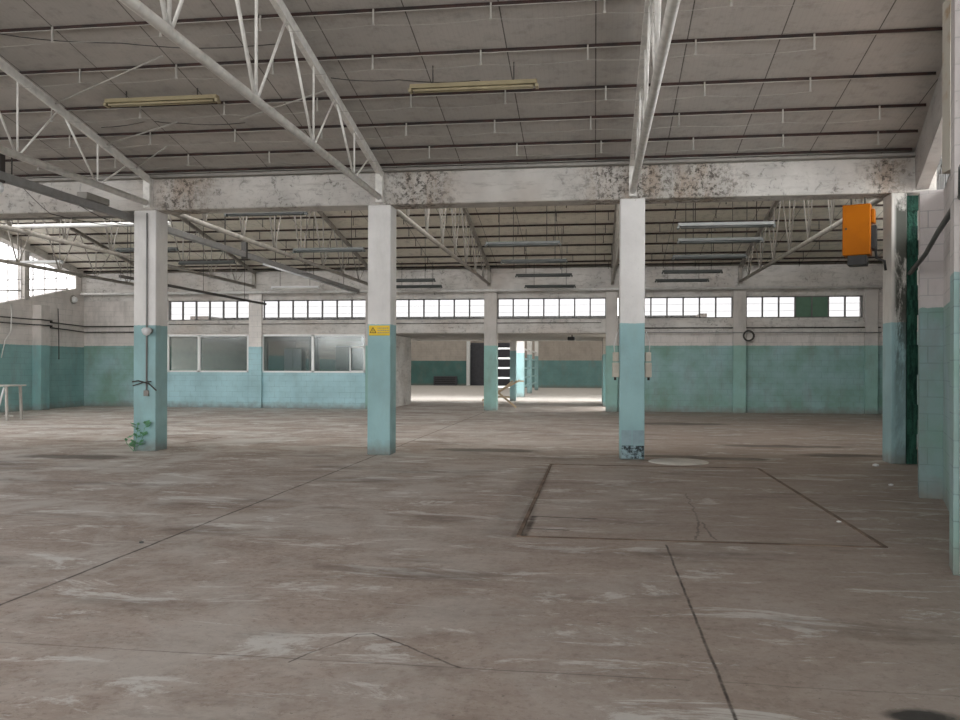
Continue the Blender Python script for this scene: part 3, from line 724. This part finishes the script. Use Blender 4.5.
# purlin braces: thin light rods and slack ceiling cables of the near roof
br = [((-3.62, 11.2, roof1(11.2)-.15), (-5.3, 12.1, roof1(12.1)-.07)), ((-7.8, 12.6, roof1(12.6)-.15), (-6.3, 12.1, roof1(12.1)-.07)),
      ((-7.8, 11.3, roof1(11.3)-.15), (-5.6, 10.35, roof1(10.35)-.07)), ((-7.8, 13.5, roof1(13.5)-.15), (-6.9, 12.9, roof1(12.9)-.07))]
for i, (a, b) in enumerate(br):
    lab = ['thin brace rod left of the large white truss', 'thin brace rod right of the left truss, lower one', 'long thin brace rod right of the left truss, highest one', 'short brace rod just above the beam by the left truss'][i]
    pipe('brace_rod', [a, b], .011, M['hanger'], lab, 'brace', 6)
def cable(pts, label, r=.007, mat='dark_wire'):
    out = []
    for a, b in zip(pts, pts[1:]):
        a, b = Vector(a), Vector(b); L = (b-a).length
        for k in range(8):
            s = k/8; q = a.lerp(b, s); q.z -= .05*L*math.sin(math.pi*s)*.6; out.append(q)
    out.append(Vector(pts[-1])); pipe('slack_cable', out, r, M[mat], label, 'cable', 5)
cable([(-3.5, 10.9, 5.35), (-2.6, 11.0, 5.32), (-1.55, 11.15, 5.32), (-1.2, 11.15, 5.18)], 'slack cable feeding the yellowed fitting right of the large truss')
cable([(-7.6, 12.2, 5.2), (-6.8, 12.2, 5.28), (-6.3, 12.2, 5.22), (-5.3, 12.3, 5.22)], 'slack cable feeding the yellowed fitting left of the large truss')
cable([(-7.9, 9.5, 5.72), (-5.9, 9.9, 5.55), (-4.0, 10.2, 5.56)], 'slack cable crossing the near ceiling at top left')
cable([(-8.22, 12.6, 4.08), (-8.12, 13.4, 3.95), (-8.10, 14.0, 4.0)], 'looped cable under the grey trunking beside the weedy column')
cable([(-10.2, 13.85, 4.75), (-9.6, 13.85, 4.2), (-9.2, 16.4, 4.40)], 'dark cable hanging over the left part of the front beam')

# bulb on the near end of the trunking
t = tag(empty('bulb_holder', (-8.22, 10.75, 4.20)), 'bare bulb and dark clamp at the trunking, top left edge', 'lamp')
MB().box(-.05, .05, -.05, .05, -.15, .28).build('clamp', M['dark_wire'], t)
MB().lathe([(0, -.30), (.04, -.28), (.06, -.24), (.05, -.19), (.03, -.15), (0, -.15)], (.0, 0, 0)).build('bulb', M['lamp_white'], t)

# ================================================================== details on the columns
# column 1: conduit, lamp, hook
t = tag(empty('column_conduit', (-7.84, YB-.02, .95)), 'thin grey conduit running down the front of the weedy column', 'conduit')
MB().tube([(0, 0, .1), (0, 0, 3.25)], .016, 8).build('pipe', M['grey_pipe'], t)
MB().box(-.04, .04, -.03, .02, .02, .12).build('outlet_box', M['ledge'], t)
t = tag(empty('wall_lamp', (-7.78, YB, 2.12)), 'small round white lamp on the front of the weedy column', 'lamp')
MB().tube([(0, 0, 0), (0, -.1, 0)], .05, 12).build('socket', M['ledge'], t)
l = MB().lathe([(.0, -.09), (.05, -.075), (.08, -.02), (.085, .02), (.05, .05), (0, .055)], (0, -.13, .0)).build('globe', M['lamp_white'], t)
t = tag(empty('iron_hook', (-7.88, YB, 1.19)), 'bent iron bracket tied to the weedy column at waist height', 'bracket')
MB().tube([(-.22, -.03, .03), (-.1, -.05, .05), (.1, -.05, -.0), (.24, -.05, -.12)], .013, 6).build('rod', M['dark_wire'], t)
MB().tube([(-.2, -.05, -.04), (.0, -.06, .02), (.14, -.04, .04)], .010, 6).build('rod', M['dark_wire'], t)
# weed
t = tag(empty('weed', (-8.03, YB-.10, 0)), 'small green weed growing at the foot of the left column', 'plant')
MB().tube([(0, 0, 0), (.04, 0, .2), (.08, .0, .5)], .006, 5).tube([(.03, 0, 0), (.18, -.02, .25), (.2, 0, .42)], .005, 5).tube([(0, 0, 0), (-.12, 0, .12), (-.16, 0, .2)], .005, 5).build('stem', M['leaf'], t)
lv = MB()
for k in range(44):
    a = random.uniform(0, 6.28); z = random.uniform(.03, .5); x = random.choice((.08*z/.5, .2*min(1, z/.3), -.14*min(1, z/.2) if z < .25 else .05)); L = random.uniform(.07, .14)
    d1 = Vector((math.cos(a), math.sin(a)*.5, .35)).normalized()*L; s = Vector((-math.sin(a), math.cos(a), .2))*L*.34; p0 = Vector((x, 0, z))
    v = [lv.bm.verts.new(q) for q in (p0, p0+d1*.5+s, p0+d1, p0+d1*.5-s)]; lv.bm.faces.new(v)
lvo = lv.build('leaves', M['leaf'], t)
# column 2: sign
t = tag(empty('warning_sign', (-3.63, YB-.012, 2.03)), 'yellow warning sign with a triangle symbol on the second column', 'sign')
MB().box(-.18, .18, -.006, .006, 0, .17, .002).build('plate', M['yellow'], t)
tr = MB()
def tri(b, c, r, w, y):
    P = [Vector((c[0]+r*math.cos(a), y, c[1]+r*math.sin(a))) for a in (math.pi/2, math.pi*7/6, math.pi*11/6)]
    for i in range(3): b.bar(P[i], P[(i+1) % 3], .004, w)
tri(tr, (-.11, .075), .06, .01, -.008)
tr.box(-.114, -.106, -.010, -.006, .065, .10).box(-.114, -.106, -.010, -.006, .05, .057)
tr.build('hazard_symbol', M['black'], t)
tx = MB()
for k, z in enumerate((.125, .085, .045)):
    x = -.03
    while x < .155:
        w = random.uniform(.012, .03); tx.box(x, x+w, -.009, -.006, z-.007, z+.007); x += w+.008
tx.build('lettering', M['ledge'], t)
# column 3: boxes, worn base
for s, lab in ((-1, 'beige switch box on the left side of the third column'), (1, 'beige switch box on the right side of the third column')):
    x = .40-.06 if s < 0 else .80+.06
    t = tag(empty('switch_box', (x, YB+.12, 1.34)), lab, 'electrical box', 'switch boxes on the third column')
    MB().box(-.058, .058, -.08, .08, 0, .24, .008).build('lower_box', M['box'], t)
    MB().box(-.05, .05, -.07, .07, .26, .41, .008).build('upper_box', M['box'], t)
    MB().tube([(s*.02, 0, .41), (s*.03, 0, .52), (-s*.0, 0, .66), (-s*.03, 0, .75)], .009, 6).build('cable', M['pale_pipe'], t)
    MB().tube([(s*.01, -.02, -.0), (s*.01, -.02, -.05)], .02, 8).build('gland', M['black'], t)
t = tag(empty('column_base_patch', (.60, YB-.055, .02)), 'patched and chipped foot of the third column', 'patch')
MB().box(-.17, -.008, -.012, .0, .22, .46).box(.008, .19, -.012, .0, .22, .46).build('plaster_patch', plain('patch_blue', (.30, .42, .46), .8), t)
pb = NT('chipped_foot', .9); pbn = pb.noise(10, detail=8, rough=.75)
pb.out(pb.mix(pb.ramp(pbn, .45, .55), (.30, .42, .46), (.03, .04, .045)))
MB().box(-.17, .19, -.010, .0, 0, .21).build('chipped_band', pb.m, t)
# orange heater
t = tag(empty('unit_heater', (4.13, YB+.10, 3.28), math.radians(-22)), 'orange unit heater hanging left of the mouldy column', 'heater')
MB().box(-.215, .195, -.14, .14, .0, .80, .012).build('casing', M['orange'], t)
MB().box(-.14, .14, -.14, .14, -.16, -.002, .01).build('fan_housing', M['black'], t)
MB().box(.197, .25, -.10, .10, .5, .72, .01).build('motor_cover', M['orange'], t)
MB().box(.197, .27, -.09, .11, .1, .46).build('connection_box', M['black'], t)
MB().tube([(.25, 0, .12), (.27, 0, -.05), (.38, 0, -.1), (.40, 0, -.25)], .02, 8).build('gas_pipe', M['black'], t)
for sx in (-.1, .1): MB().tube([(sx, 0, .8), (sx, 0, .92)], .012, 6).build('suspension_rod', M['dark_wire'], t)
MB().tube([(-.16, -.14, .42), (-.16, -.155, .42)], .018, 8).build('knob', M['black'], t)

# ================================================================== floor items
t = tag(empty('pit_cover', (.87, 10.3, 0)), 'large rectangular floor hatch outlined by rusty edging', 'hatch')
x0, x1, y0, y1 = -1.54, 1.54, -2.85, 2.75
MB().box(x0-.015, x0+.02, y0, y1, 0, .012).build('edging', M['pit'], t)
MB().box(x1-.015, x1+.02, y0, y1, 0, .008).build('edging', M['pit'], t)
MB().box(x0, x1, y0-.01, y0+.02, 0, .008).build('edging', M['pit'], t)
MB().box(x0, x1, y1-.02, y1+.015, 0, .008).build('edging', M['pit'], t)
mh = MB().lathe([(0, .012), (.45, .012), (.47, .004), (.47, 0)], (0, 0, 0), 28)
mh = mh.build('round_patch', plain('pale_cement', (.62, .60, .56), .8)); mh.location = (1.32, 13.75, 0)
tag(mh, 'pale round cement patch on the floor beside the third column', 'patch')
# table / sawhorse at left
t = tag(empty('work_table', (-16.27, 21.3, 0)), 'small rickety pale table standing by the left wall', 'table')
MB().box(-1.0, .56, -.35, .35, .93, .97, .005).build('tabletop', M['pale_wood'], t)
for (x, y) in ((.42, -.28), (.42, .28), (-.85, -.28), (-.85, .28), (.10, -.3)):
    MB().bar((x, y, .93), (x+(.03 if x > .2 else -.02), y*1.05, 0), .06, .06).build('leg', M['pale_wood'], t)
MB().bar((.12, -.29, .1), (.36, -.29, .9), .04, .04).build('brace', M['lamp_white'], t)
MB().bar((.12, .0, .12), (.42, .0, .12), .03, .04).build('crossbar', M['pale_wood'], t)
# small debris
for k, (x, y, s, lab) in enumerate(((-3.8, 6.7, .022, 'small dark stone chip on the open floor at left'), (2.35, 8.6, .022, 'pale pebble beyond the far edge of the hatch line'),
                                    (3.75, 11.4, .03, 'white crumb of plaster before the mouldy column'), (4.25, 13.6, .05, 'lump of fallen plaster at the foot of the mouldy column'))):
    b = MB(); bmesh.ops.create_icosphere(b.bm, subdivisions=1, radius=s)
    for v in b.bm.verts: v.co.z = v.co.z*.5 + s*.5*.85; v.co.x *= 1+.3*random.random()
    o = b.build('rubble', M['frame_dark'] if k == 0 else M['lamp_white']); o.location = (x, y, 0); tag(o, lab, 'rubble', 'bits of rubble on the floor')

# small fittings
t = tag(empty('floodlight', (-.82, 30.5, 2.66)), 'small dark floodlight under the low passage ceiling', 'lamp')
MB().bar((0, 0, 0), (0, 0, -.08), .04, .04).build('bracket', M['dark_wire'], t); MB().box(-.16, .10, -.08, .08, -.20, -.07, .02).build('head', M['black'], t)
t = tag(empty('bulkhead_lamp', (-18.80, 28.4, 3.9)), 'round white bulkhead lamp high on the left wall at the corner', 'lamp')
MB().tube([(0, 0, 0), (.06, 0, 0)], .16, 16).build('base', M['ledge'], t); MB().tube([(.06, 0, 0), (.13, 0, 0), (.16, 0, 0)], .13, 16, .07).build('globe', M['lamp_white'], t)
t = tag(empty('storage_box', (-12.0, 67.4, 0)), 'low dark box standing against the far green wall', 'box')
MB().box(-.95, .95, -.12, .15, 0, .75, .02).build('body', M['dark_grey'], t)
for k in range(4): MB().box(-.85, .85, -.14, -.12, .12+.15*k, .2+.15*k).build('slat', M['black'], t)
